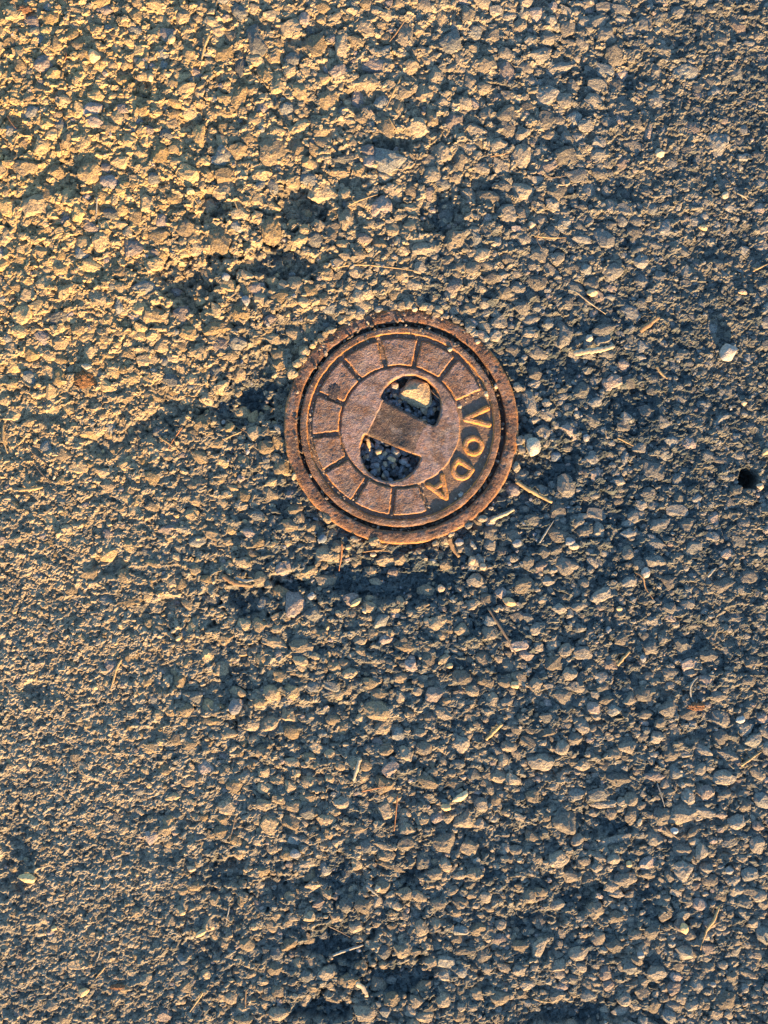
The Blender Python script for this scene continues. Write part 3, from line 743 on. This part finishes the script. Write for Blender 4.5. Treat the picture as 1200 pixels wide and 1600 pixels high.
# ------------------------------------------------------------------ loose pebbles
M_PEB = {}
def peb_mat(col):
    key = tuple(round(c, 2) for c in col)
    if key not in M_PEB: M_PEB[key] = mat_plain('pebble_%d' % len(M_PEB), col, 0.45, 650, 0.9, 0.15, 0.0016)
    return M_PEB[key]
WHITE, CREAM, GREY, SLATE, TAN, GOLD, PINK = (0.30, 0.285, 0.25), (0.33, 0.285, 0.21), (0.20, 0.205, 0.20), (0.14, 0.17, 0.185), (0.36, 0.28, 0.19), (0.42, 0.32, 0.18), (0.40, 0.26, 0.2)
PEBBLES = [  # px, py, w, h, colour, sunk(0..1 of its half height), absolute z or None, label
 (1136, 552, 27, 27, WHITE, 0.1, None, 'round whitish pebble alone on the smooth asphalt, right of the valve cover'),
 (834, 698, 24, 29, (0.40, 0.37, 0.29), 0.1, None, 'pale angular pebble close to the right side of the cover collar'),
 (870, 712, 17, 18, SLATE, 0.3, None, 'slate grey squarish chip next to the pale pebble right of the cover'),
 (917, 684, 11, 12, GREY, 0.2, None, 'small light grey pebble at the foot of a pinkish stone, right of the cover'),
 (797, 941, 25, 13, (0.46, 0.32, 0.17), 0.2, None, 'smooth orange tan oval pebble below and right of the cover'),
 (920, 529, 12, 12, WHITE, 0.1, None, 'tiny white pebble just above the flat pale splinter'),
 (1008, 895, 14, 19, WHITE, 0.2, None, 'whitish pebble held in the bend of a crooked twig'),
 (897, 854, 18, 11, CREAM, 0.2, None, 'small cream oval pebble under the long ridged stone below the cover'),
 (891, 846, 16, 14, GREY, 0.4, None, 'bluish grey pebble touching the small cream oval pebble'),
 (808, 849, 15, 14, GREY, 0.4, None, 'grey pebble between the thick straws and the dark needle below the cover'),
 (718, 847, 15, 13, GREY, 0.2, None, 'light grey chip beside the brown stick under the cover'),
 (738, 876, 11, 13, TAN, 0.2, None, 'small tan pebble at the lower end of the brown stick'),
 (755, 886, 11, 12, TAN, 0.2, None, 'tan pebble second from the brown stick below the cover'),
 (583, 867, 11, 8, CREAM, 0.2, None, 'tiny cream pebble on the thin straw under the cover'),
 (544, 855, 10, 8, GOLD, 0.2, None, 'tiny yellow pebble at the lower left edge of the collar'),
 (690, 920, 12, 13, TAN, 0.2, None, 'tan angular pebble in the dark strip below the cover'),
 (569, 955, 8, 8, CREAM, 0.2, None, 'tiny cream pebble right of the slanted yellow chip'),
 (556, 942, 22, 9, GOLD, 0.2, None, 'slanted yellow chip standing on edge below the cover'),
 (486, 932, 12, 14, GREY, 0.4, None, 'smooth blue grey pebble in the hollow left below the cover'),
 (503, 842, 16, 14, SLATE, 0.4, None, 'dark slate pebble against the lower left of the collar'),
 (354, 434, 13, 13, GREY, 0.1, None, 'pale grey round pebble in the dark hollow up and left of the cover'),
 (385, 471, 14, 18, GREY, 0.2, None, 'grey pebble with a lit edge below the round one in the dark hollow'),
 (347, 658, 7, 8, WHITE, 0.1, None, 'tiny white pebble in the dark patch left of the cover'),
 (135, 573, 18, 10, (0.27, 0.26, 0.2), 0.1, None, 'olive grey flat pebble on top of the brown moss crumb'),
 (152, 95, 18, 20, GOLD, 0.3, None, 'bright yellow stone at the end of a dark shadow near the top corner'),
 (272, 70, 11, 15, GOLD, 0.2, None, 'small bright yellow pebble between needle and top edge of the road'),
 (239, 128, 11, 15, GOLD, 0.2, None, 'small yellow pebble below the brightest needle, upper left area'),
 (301, 303, 14, 11, GOLD, 0.2, None, 'yellow pebble at the lower tip of the big slanted flat stone'),
 (1030, 239, 14, 15, CREAM, 0.2, None, 'cream pebble under the upright finger shaped stone, upper right'),
 (1133, 306, 12, 11, CREAM, 0.2, None, 'cream pebble near the straw bit at the upper right edge'),
 (1098, 355, 15, 9, GOLD, 0.2, None, 'flat orange yellow pebble on the dark fine patch, upper right'),
 (831, 352, 12, 10, CREAM, 0.2, None, 'cream pebble beside the crossed straws above right of the cover'),
 (1160, 457, 15, 8, (0.45, 0.3, 0.19), 0.1, None, 'flat orange chip with a long shadow above the white pebble'),
 (1162, 630, 10, 8, (0.5, 0.36, 0.22), 0.1, None, 'small orange chip above the open black hole'),
 (1196, 706, 10, 10, GOLD, 0.1, None, 'orange chip at the very edge above the black hole'),
 (1187, 760, 12, 10, CREAM, 0.1, None, 'cream chip on the lip of the black hole'),
 (925, 458, 18, 12, (0.48, 0.35, 0.2), 0.3, None, 'bright tan stone beside the thin needle right above the cover'),
 (968, 951, 10, 8, GOLD, 0.2, None, 'tiny yellow pebble in the gravelly middle of the lower right'),
 (1005, 1029, 10, 13, GREY, 0.2, None, 'pale grey upright pebble in the lower right gravel'),
 (952, 985, 9, 12, GREY, 0.3, None, 'small blue grey pebble left of a tan stone in the lower right'),
 (1159, 1126, 15, 12, (0.36, 0.37, 0.34), 0.2, None, 'pale grey pebble near the lower right edge'),
 (805, 1070, 14, 12, GOLD, 0.2, None, 'bright yellow pebble in the middle of the lower half'),
 (703, 1041, 11, 9, GOLD, 0.2, None, 'yellow pebble below the long dark twig'),
 (720, 1248, 29, 12, (0.50, 0.40, 0.24), 0.2, None, 'long slanted pale yellow chip in the lower middle'),
 (697, 1263, 17, 11, GOLD, 0.2, None, 'yellow oval pebble next to the long slanted chip'),
 (590, 1390, 10, 11, CREAM, 0.1, None, 'cream pebble at the grey green stem in the lower middle'),
 (461, 1337, 18, 13, GREY, 0.3, None, 'smooth grey oval pebble in the dark strip of the lower middle'),
 (560, 1495, 9, 8, WHITE, 0.1, None, 'tiny whitish pebble at the tip of the twig in the dark hollow'),
 (40, 1374, 27, 14, (0.52, 0.40, 0.2), -0.6, None, 'bright yellow raised lump near the lower left edge with long shadow'),
 (80, 1455, 10, 8, GOLD, 0.1, None, 'tiny yellow pebble below the yellow raised lump'),
 (283, 1430, 10, 8, GOLD, 0.1, None, 'tiny yellow pebble right of the smooth lower left patch'),
 (297, 1361, 16, 9, TAN, 0.2, None, 'tan oval pebble left of the dark hollow in the lower left'),
 (312, 1463, 22, 9, GOLD, 0.1, None, 'slanted yellow chip in the lower left gravel'),
 (128, 1555, 18, 12, GOLD, 0.1, None, 'slanted yellow chip near the bottom left'),
 (278, 998, 11, 7, GOLD, 0.1, None, 'tiny yellow pebble in the scaly patch below left of the cover'),
 (148, 1075, 8, 7, GOLD, 0.1, None, 'tiny yellow pebble at the curved grey stem on the left'),
 (367, 1105, 22, 24, (0.17, 0.17, 0.165), 0.35, None, 'pale bluish grey rounded pebble under a yellow lit stone, lower left'),
 (1001, 1287, 8, 12, CREAM, 0.1, None, 'tiny cream pebble between two large stones, lower right'),
 (1055, 1300, 12, 11, (0.36, 0.37, 0.36), 0.1, None, 'light grey round pebble below the thin dark twig, lower right'),
 (1142, 1362, 13, 13, GREY, 0.2, None, 'round grey pebble in the dark gap of the lower right'),
 (1003, 1495, 13, 12, GREY, 0.2, None, 'squarish grey chip near the bottom right'),
 (1118, 1543, 9, 9, GREY, 0.2, None, 'tiny grey pebble near the bottom right corner'),
 (985, 1353, 10, 10, GOLD, 0.1, None, 'tiny golden pebble left of a tan cone shaped stone, lower right'),
 (1070, 1453, 14, 18, (0.5, 0.38, 0.2), 0.1, None, 'half lit golden pebble left of the forked straw'),
 (651, 614, 55, 43, (0.40, 0.33, 0.22), 0.0, -4.9, 'large tan angular stone lying in the upper opening of the valve cover'),
 (617, 602, 14, 11, CREAM, 0.0, -6.0, 'small cream stone beside the large one in the upper opening'),
 (619, 706, 12, 10, CREAM, 0.0, -5.0, 'pale lit chip on the gravel in the lower opening'),
 (612, 717, 14, 8, GOLD, 0.0, -4.8, 'yellow lit chip in the middle of the lower opening'),
 (592, 706, 12, 9, GOLD, 0.0, -5.2, 'yellow chip near the straw bit in the lower opening'),
 (632, 721, 12, 12, GREY, 0.0, -5.6, 'light grey chip at the right of the lower opening'),
 (588, 727, 11, 10, GREY, 0.0, -6.4, 'light grey chip at the left of the lower opening'),
 (720, 773, 9, 8, WHITE, 0.0, -0.6, 'white chip on the cover below the letters D and A'),
 (718, 635, 8, 8, CREAM, 0.0, -0.6, 'cream crumb on the cover left of the letter V'),
 (759, 616, 7, 9, CREAM, 0.0, 2.4, 'cream crumb on the cover rim above the letter V'),
 (746, 535, 9, 8, TAN, 0.0, 2.2, 'tan crumb lying on the collar ring, upper right'),
 (703, 547, 8, 7, CREAM, 0.0, 2.4, 'cream crumb on the cover rim at one o clock'),
 (776, 603, 9, 10, CREAM, 0.0, -1.2, 'cream crumb stuck in the slot right of the letter V'),
 (484, 744, 8, 7, CREAM, 0.0, -1.2, 'cream crumb stuck in the slot on the lower left of the lid'),
 (648, 484, 9, 8, CREAM, 0.0, 2.4, 'cream crumb on the collar at twelve o clock'),
]
peb_me = {}
for k, (px, py, w, h, col, sunk, za, lab) in enumerate(PEBBLES):
    big = w > 30
    p, f = stone_proto(3, (800 if not big else 1903) + k, 0.05 if not big else 0.07, (9, 14) if not big else (6, 8), None, 11 if not big else 30)
    m = peb_mat(col) if not big else mat_stone('tan_block')
    me = mesh_np('pebble', p, f, w < 16)
    if big:
        ca = me.color_attributes.new('tone', 'FLOAT_COLOR', 'POINT')
        ca.data.foreach_set('color', np.tile(np.array([0.42, 0.33, 0.2, 1.0], np.float32), len(p)))
    c = 0.5 * min(w, h) * S * 1000 * (0.85 if not big else 0.5)
    z = za if za is not None else local(TOP, px, py, 0.35 * max(w, h), 0.5) + c * (0.75 - sunk)
    o = add('pebble' if not big else 'stone_block', me, m, None, label=lab, category='pebble' if not big else 'stone')
    o.location = (PX(px), PY(py), z * MM)
    o.scale = (w * S / 2, h * S / 2, c * MM)
    rot = {556: 0.6, 720: 0.5, 312: 0.6, 128: 0.5}.get(int(px), 0.25 * math.sin(k * 2.7))
    if (px, py) == (720, 773): rot = 0.3
    o.rotation_euler = (0.22 if big else 0, 0, -0.25 if big else rot)
    if za is None: stamp(px, py, w, h, z + 0.9 * c)

# crumbs of moss / rusty earth, and the clod on the lid
def lump(name, px, py, w, h, z, c, mat, lab, cat, seed):
    d, f = ico(4)
    n = 1 + 0.28 * fbm(d[:, 0] * 2 + seed, d[:, 1] * 2 + d[:, 2], 1.0, seed, 3) + 0.16 * pn(d[:, 0] * 6, d[:, 1] * 6 + 3 * d[:, 2], 1.0, seed + 3)
    o = add(name, mesh_np(name, d * n[:, None], f, False), mat, None, label=lab, category=cat)
    o.location = (PX(px), PY(py), z * MM)
    o.scale = (w * S / 2, h * S / 2, c * MM)
M_MOSS = mat_plain('brown_moss', (0.17, 0.095, 0.045), 0.6, 1200, 0.95, 0.1, 0.0015)
M_RUSTY = mat_plain('rusty_crumb', (0.18, 0.10, 0.055), 0.6, 1200, 0.95, 0.1, 0.0012)
M_MUD = mat_plain('grey_mud', (0.06, 0.05, 0.046), 0.35, 900, 0.9, 0.2, 0.0008)
lump('moss_crumb', 132, 592, 30, 26, local(TOP, 132, 592, 10, 0.5) + 0.8, 2.4, M_MOSS, 'brown orange moss crumb under a flat olive pebble, left of the cover', 'moss', 3)
lump('earth_crumb', 1088, 1105, 28, 13, local(TOP, 1088, 1105, 8, 0.5) + 0.6, 1.8, M_RUSTY, 'rusty orange earth crumb at the foot of a curved stem', 'earth', 5)
lump('earth_crumb', 180, 1548, 24, 9, local(TOP, 180, 1548, 8, 0.5) + 0.3, 1.4, M_RUSTY, 'rusty orange earth crumb near the bottom edge of the road', 'earth', 8)
lump('earth_crumb', 44, 22, 22, 12, local(TOP, 44, 22, 8, 0.5) + 0.3, 1.4, M_RUSTY, 'rusty orange earth crumb in the top left corner', 'earth', 9)
lump('mud_clod', 522, 612, 19, 25, LZ + 0.3, 0.9, M_MUD, 'flat dark grey mud clod stuck on the cover between two pads', 'mud', 11)

# ------------------------------------------------------------------ straws, needles and twigs
M_ST = {'straw': mat_straw('dry_straw', (0.36, 0.27, 0.13), (0.27, 0.19, 0.09)), 'pale': mat_straw('pale_straw', (0.40, 0.35, 0.24), (0.30, 0.25, 0.16)),
        'dark': mat_straw('dark_twig', (0.10, 0.085, 0.065), (0.17, 0.13, 0.085)), 'red': mat_straw('pine_needle', (0.34, 0.16, 0.06), (0.26, 0.12, 0.05)),
        'grey': mat_straw('grey_stem', (0.25, 0.25, 0.21), (0.17, 0.18, 0.16)), 'brown': mat_straw('brown_stick', (0.27, 0.18, 0.09), (0.18, 0.115, 0.06))}
def tube(points, rad, flat, seed, taper=(0.8, 0.35)):
    """rounded stalk through 3-D points (metres); the first point is the object's origin"""
    r = np.random.default_rng(seed)
    P = np.array(points, float)
    k = 6 * (len(P) - 1) + 1
    t = np.linspace(0, len(P) - 1, k)
    i = np.clip(t.astype(int), 0, len(P) - 2); u = (t - i)[:, None]
    Pm = np.vstack([2 * P[0] - P[1], P, 2 * P[-1] - P[-2]])
    p0, p1, p2, p3 = Pm[i], Pm[i + 1], Pm[i + 2], Pm[i + 3]
    C = 0.5 * (2 * p1 + (p2 - p0) * u + (2 * p0 - 5 * p1 + 4 * p2 - p3) * u ** 2 + (3 * p1 - p0 - 3 * p2 + p3) * u ** 3)
    C[:, :2] += r.normal(0, rad * 0.12, (k, 2))
    q = t / t[-1]
    R = rad * (taper[0] + (1 - taper[0]) * np.sin(np.pi * np.clip(q * 1.4, 0, 1)) if taper[0] < 1 else np.ones(k) * rad)
    R = np.asarray(R) * (1 - (1 - taper[1]) * sstep(0.55, 1.0, q)) * (1 + 0.1 * r.normal(size=k))
    m = 8
    a = np.linspace(0, 2 * np.pi, m, endpoint=False)
    T = np.gradient(C, axis=0); T /= np.linalg.norm(T, axis=1, keepdims=True)
    side = np.cross(T, [0, 0, 1.0]); side /= np.maximum(np.linalg.norm(side, axis=1, keepdims=True), 1e-9)
    up = np.cross(side, T)
    V_ = C[:, None] + R[:, None, None] * (np.cos(a)[None, :, None] * side[:, None] + flat * np.sin(a)[None, :, None] * up[:, None])
    V_ = V_.reshape(-1, 3)
    id_ = np.arange(k * m).reshape(k, m); nx_ = np.roll(id_, -1, 1)
    f = np.stack([id_[:-1], nx_[:-1], nx_[1:], id_[1:]], -1).reshape(-1, 4)
    e0, e1 = len(V_), len(V_) + 1
    V_ = np.vstack([V_, C[0], C[-1]])
    caps = [[nx_[0, j], id_[0, j], e0, e0] for j in range(m)] + [[id_[-1, j], nx_[-1, j], e1, e1] for j in range(m)]
    tri = np.array([c[:3] for c in caps])
    fa = [tuple(x) for x in f] + [tuple(x) for x in tri]
    return V_, fa
def stalk(name, pts, wpx, mat, lab, cat, flat=0.75, lift=0.0, zs=None, branch=None, seed=0, taper=(0.8, 0.35)):
    n = len(pts)
    rad = (wpx if wpx >= 4 else wpx * 0.85) * S / 2
    if zs is None:
        zz = np.array([local(TOP, x, y, 5, 0.75) for x, y in pts])
        zz = np.maximum(zz, (zz.mean() + np.linspace(zz[0], zz[-1], n)) / 2) + lift
    else: zz = np.array(zs, float)
    P = [(float(PX(x)), float(PY(y)), z * MM + rad * 0.75) for (x, y), z in zip(pts, zz)]
    o0 = np.array(P[0])
    def build(nm, Q, r2, parent):
        v, f = tube([tuple(np.array(q) - o0) for q in Q], r2, flat, seed, taper)
        me = bpy.data.meshes.new(nm)
        me.from_pydata([tuple(x) for x in v], [], [tuple(int(i) for i in x) for x in f])
        me.polygons.foreach_set('use_smooth', np.ones(len(me.polygons), bool))
        me.update()
        return add(nm, me, M_ST[mat], parent)
    o = build(name, P, rad, None)
    o.location = P[0]
    o['label'] = lab; o['category'] = cat
    if branch:
        B = [(float(PX(x)), float(PY(y)), (float(np.mean(zz)) + 0.8) * MM) for x, y in branch]
        build('side_shoot', B, rad * 0.6, o)
STALKS = [
 ('straw', [(520, 421), (560, 416), (610, 420), (655, 427)], 3.0, 'straw', 'long thin curved straw lying on the stones above the cover', 'straw', 0.8),
 ('wood_splinter', [(897, 553), (920, 549), (940, 547), (959, 541)], 9, 'pale', 'flat pale wood splinter to the right of the cover', 'splinter', 0.3),
 ('straw', [(807, 752), (822, 762), (843, 774), (863, 785)], 6.5, 'straw', 'thick tan straw slanting away from the cover lower right side', 'straw', 0.7),
 ('straw', [(766, 813), (785, 805), (804, 796)], 7, 'pale', 'short thick pale straw against the lower right edge of the collar', 'straw', 0.7),
 ('stick', [(702, 841), (707, 855), (718, 871)], 7, 'brown', 'short brown stick poking out under the bottom edge of the collar', 'stick', 0.6),
 ('stalk_piece', [(736, 846), (743, 858)], 7, 'grey', 'stubby grey green stalk piece right of the brown stick', 'stalk', 0.7),
 ('needle', [(843, 848), (853, 832), (866, 813)], 3.5, 'grey', 'straight dark grey needle beside the long ridged stone', 'needle', 0.8),
 ('twig', [(762, 950), (785, 985), (807, 1023)], 4, 'dark', 'long dark straight twig below and right of the cover', 'twig', 0.8),
 ('twig', [(991, 893), (1003, 902), (1008, 918), (1020, 936)], 3, 'brown', 'thin crooked brown twig bent round a whitish pebble', 'twig', 0.8),
 ('grass_stem', [(1091, 1058), (1080, 1070), (1081, 1090), (1090, 1103)], 3.6, 'grey', 'curved grey green grass stem ending at a rusty crumb', 'stem', 0.7),
 ('straw', [(563, 1185), (557, 1203), (552, 1220)], 6, 'pale', 'short pale grey straw in the middle, below the cover', 'straw', 0.5),
 ('twig', [(519, 1500), (540, 1494), (567, 1485)], 5, 'grey', 'pale tipped twig lying across the dark hollow near the bottom', 'twig', 0.7),
 ('leaf_sliver', [(556, 1541), (566, 1548), (573, 1564)], 8, 'pale', 'curled pale leaf sliver below the dark hollow near the bottom', 'leaf', 0.35),
 ('straw', [(331, 61), (322, 83), (315, 115)], 4, 'straw', 'bright curved straw left of the biggest rounded stone at the top', 'straw', 0.7),
 ('straw', [(627, 124), (615, 148), (604, 172)], 3.2, 'straw', 'long yellow straw slanting between stones near the top middle', 'straw', 0.8),
 ('straw', [(633, 35), (620, 55), (607, 70)], 2.4, 'brown', 'thin brown straw touching a pale stone at the top middle', 'straw', 0.8),
 ('straw', [(607, 188), (615, 202), (623, 213)], 2.6, 'straw', 'short curved straw on the stone under the long slanting one', 'straw', 0.8),
 ('straw', [(366, 310), (371, 325), (378, 343)], 2.6, 'straw', 'thin bright straw over the dark gap, upper left of the cover', 'straw', 0.8),
 ('straw', [(300, 309), (307, 317), (313, 326)], 2.0, 'straw', 'tiny straw under the yellow pebble at the slanted flat stone', 'straw', 0.8),
 ('grass_stem', [(155, 312), (154, 328), (152, 346)], 3, 'grey', 'short pale grey stem standing out in the upper left gravel', 'stem', 0.8),
 ('needle', [(15, 185), (22, 196), (30, 206)], 2.4, 'red', 'reddish needle near the left edge, upper part', 'needle', 0.8),
 ('needle', [(98, 228), (100, 240), (101, 252)], 2.2, 'brown', 'thin brown needle upright between stones, upper left', 'needle', 0.8),
 ('needle', [(107, 86), (108, 96), (103, 104)], 2.2, 'red', 'tiny reddish needle in the top left gravel', 'needle', 0.8),
 ('straw', [(545, 325), (562, 318), (590, 308)], 2.6, 'straw', 'golden rootlet like straw above the cover, upper middle', 'straw', 0.8),
 ('straw', [(765, 247), (780, 245), (796, 241)], 2.4, 'brown', 'thin brown straw at the foot of a stone, above right of the cover', 'straw', 0.8),
 ('straw', [(834, 371), (858, 373), (884, 373)], 2.8, 'straw', 'level straw crossed by a thin twig, above right of the cover', 'straw', 0.8),
 ('twig', [(832, 343), (840, 362), (838, 376), (845, 390)], 2.0, 'brown', 'thin wavy twig crossing the level straw', 'twig', 0.8),
 ('needle', [(845, 265), (858, 279), (885, 276)], 2.2, 'dark', 'thin dark bent needle in the upper right gravel', 'needle', 0.8),
 ('straw', [(866, 289), (876, 291), (887, 290)], 2.6, 'pale', 'short pale level straw in the upper right gravel', 'straw', 0.8),
 ('straw', [(1151, 302), (1160, 307), (1168, 312)], 2.8, 'pale', 'tiny pale straw beside a cream pebble, upper right edge', 'straw', 0.8),
 ('straw', [(1176, 424), (1188, 418), (1199, 413)], 3, 'straw', 'straw bit running off the right edge of the road view', 'straw', 0.8),
 ('needle', [(897, 455), (918, 472), (946, 491)], 2.6, 'pale', 'long pale needle slanting above the flat wood splinter', 'needle', 0.8),
 ('wood_splinter', [(999, 518), (1013, 507), (1029, 496)], 8, 'brown', 'flat tan wood chip leaning on a stone, right of the cover', 'splinter', 0.35),
 ('straw', [(1026, 572), (1033, 583), (1043, 592)], 4.5, 'straw', 'short tan straw left of the fine asphalt with the white pebble', 'straw', 0.6),
 ('straw', [(965, 684), (978, 690), (990, 697)], 3.2, 'straw', 'short yellow straw in the gravel right of the cover', 'straw', 0.8),
 ('needle', [(945, 672), (948, 685)], 2.4, 'straw', 'tiny upright straw bit left of the short yellow straw', 'straw', 0.8),
 ('grass_stem', [(1106, 901), (1112, 893), (1119, 887)], 4.5, 'grey', 'short grey green stem piece in the right lower gravel', 'stem', 0.7),
 ('straw', [(965, 1040), (975, 1028), (985, 1018)], 5, 'straw', 'slanted tan straw stub in the lower right gravel', 'straw', 0.6),
 ('straw', [(760, 1157), (772, 1144), (785, 1131)], 6, 'straw', 'broken thick yellow straw in the lower middle', 'straw', 0.7),
 ('straw', [(1160, 1198), (1176, 1186), (1192, 1176)], 4, 'straw', 'tan straw near the lower right edge, below a flat stone', 'straw', 0.7),
 ('twig', [(1028, 1225), (1034, 1243), (1040, 1262)], 2.6, 'grey', 'thin grey curved twig between large stones, lower right', 'twig', 0.8),
 ('twig', [(1038, 1290), (1052, 1305), (1064, 1314)], 2.4, 'dark', 'thin dark twig above a light grey pebble, lower right', 'twig', 0.8),
 ('needle', [(573, 1387), (582, 1395), (591, 1404)], 4.5, 'grey', 'short grey green needle by a cream pebble, lower middle', 'needle', 0.7),
 ('twig', [(511, 1452), (528, 1462), (546, 1473)], 2.6, 'dark', 'thin dark twig along the upper rim of the dark hollow', 'twig', 0.8),
 ('needle', [(621, 1244), (619, 1270), (616, 1301)], 2.6, 'red', 'upright reddish pine needle in the lower middle', 'needle', 0.8),
 ('needle', [(565, 1238), (585, 1233), (604, 1229)], 2.8, 'red', 'level reddish pine needle above the upright one', 'needle', 0.8),
 ('needle', [(534, 848), (533, 870), (529, 893)], 3.2, 'red', 'reddish brown needle bundle strand below left of the collar', 'needle', 0.8),
 ('straw', [(566, 863), (590, 860), (613, 863)], 2.6, 'brown', 'thin level straw just under the bottom of the collar', 'straw', 0.8),
 ('needle', [(284, 667), (273, 683), (262, 701)], 2.6, 'red', 'reddish needle slanting up, one of a crossed pair left of the cover', 'needle', 0.8),
 ('straw', [(247, 682), (262, 692), (279, 705)], 3.2, 'straw', 'yellow straw crossed by a reddish needle left of the cover', 'straw', 0.8),
 ('straw', [(376, 674), (362, 680), (346, 687)], 2.2, 'straw', 'thin straw right of the crossed pair, close to the cover', 'straw', 0.8),
 ('straw', [(352, 655), (368, 666), (385, 675)], 2.0, 'brown', 'hair thin brown straw in the dark patch left of the cover', 'straw', 0.8),
 ('straw', [(4, 661), (4, 685), (10, 708)], 4, 'straw', 'curved yellow straw at the left edge of the road view', 'straw', 0.7),
 ('twig', [(48, 706), (68, 722), (90, 743)], 2.6, 'dark', 'upper of two dark twigs near the left edge', 'twig', 0.8),
 ('twig', [(54, 728), (66, 742), (78, 755)], 2.4, 'dark', 'lower of two dark twigs near the left edge', 'twig', 0.8),
 ('straw', [(28, 766), (48, 764), (67, 761)], 5.5, 'straw', 'flat level yellow straw near the left edge', 'straw', 0.5),
 ('straw', [(26, 695), (34, 687), (42, 678)], 3, 'straw', 'short slanted yellow straw above the two dark twigs', 'straw', 0.7),
 ('bark_strip', [(347, 900), (366, 911), (394, 916)], 7.5, 'brown', 'split brown bark strip on the dark patch left below the cover', 'bark', 0.4),
 ('bark_strip', [(366, 903), (380, 908), (396, 907)], 5, 'grey', 'grey bark strip lying just above the brown one', 'bark', 0.5),
 ('grass_stem', [(189, 1030), (181, 1045), (176, 1063), (172, 1077)], 4, 'straw', 'curved dusty stem in the scaly asphalt on the left', 'stem', 0.6),
 ('straw', [(318, 1552), (307, 1569), (294, 1588)], 3.4, 'straw', 'long yellow straw near the bottom edge, left of the middle', 'straw', 0.7),
 ('straw', [(383, 1551), (382, 1565), (382, 1580)], 2.8, 'brown', 'upright brown straw near the bottom edge', 'straw', 0.8),
 ('straw', [(161, 1517), (154, 1525), (146, 1534)], 3.4, 'straw', 'short yellow straw in the bottom left gravel', 'straw', 0.7),
 ('straw', [(153, 1489), (151, 1498), (148, 1508)], 2.4, 'grey', 'tiny grey straw above the short yellow one, bottom left', 'straw', 0.8),
 ('needle', [(366, 1278), (363, 1295), (358, 1313)], 2.4, 'dark', 'thin dark needle at the upper left of the lower half', 'needle', 0.8),
 ('needle', [(357, 1420), (354, 1435), (351, 1450)], 2.4, 'grey', 'thin grey needle under the dark hollow, lower left', 'needle', 0.8),
 ('straw', [(835, 1567), (850, 1571), (866, 1573)], 2.6, 'straw', 'thin level straw at the bottom, right of the middle', 'straw', 0.8),
]
for k, (nm, pts, w, mt, lab, cat, fl) in enumerate(STALKS):
    stalk(nm, pts, w, mt, lab, cat, fl, 0.1, None, None, 50 + k, (0.9, 0.75) if w >= 5 else (0.85, 0.45))
stalk('straw', [(1127, 1419), (1117, 1441), (1106, 1459), (1097, 1488)], 4.5, 'straw', 'forked yellow straw stalk in the lower right gravel', 'straw', 0.7, 0.4, None, [(1106, 1459), (1117, 1449), (1130, 1443)], 200)
stalk('straw', [(574, 685), (576, 694), (578, 704)], 6, 'straw', 'short yellow straw bit in the lower opening of the cover', 'straw', 0.7, 0, [-3.0, -4.5, -5.4], None, 201)
stalk('twig', [(624, 621), (633, 604), (643, 586)], 4, 'dark', 'dark flat twig beside the large stone in the upper opening', 'twig', 0.6, 0, [-5.5, -5.0, -4.0], None, 202)
stalk('needle', [(672, 608), (684, 620), (695, 632)], 2.2, 'brown', 'thin brown needle at the right of the upper opening', 'needle', 0.8, 0, [-4.0, -1.5, 1.9], None, 203)

print('TRIS', sum(sum(len(p.vertices) - 2 for p in m.polygons) if len(m.polygons) < 2000 else len(m.loops) - 2 * len(m.polygons) for m in bpy.data.meshes), 'mass', len(mass))
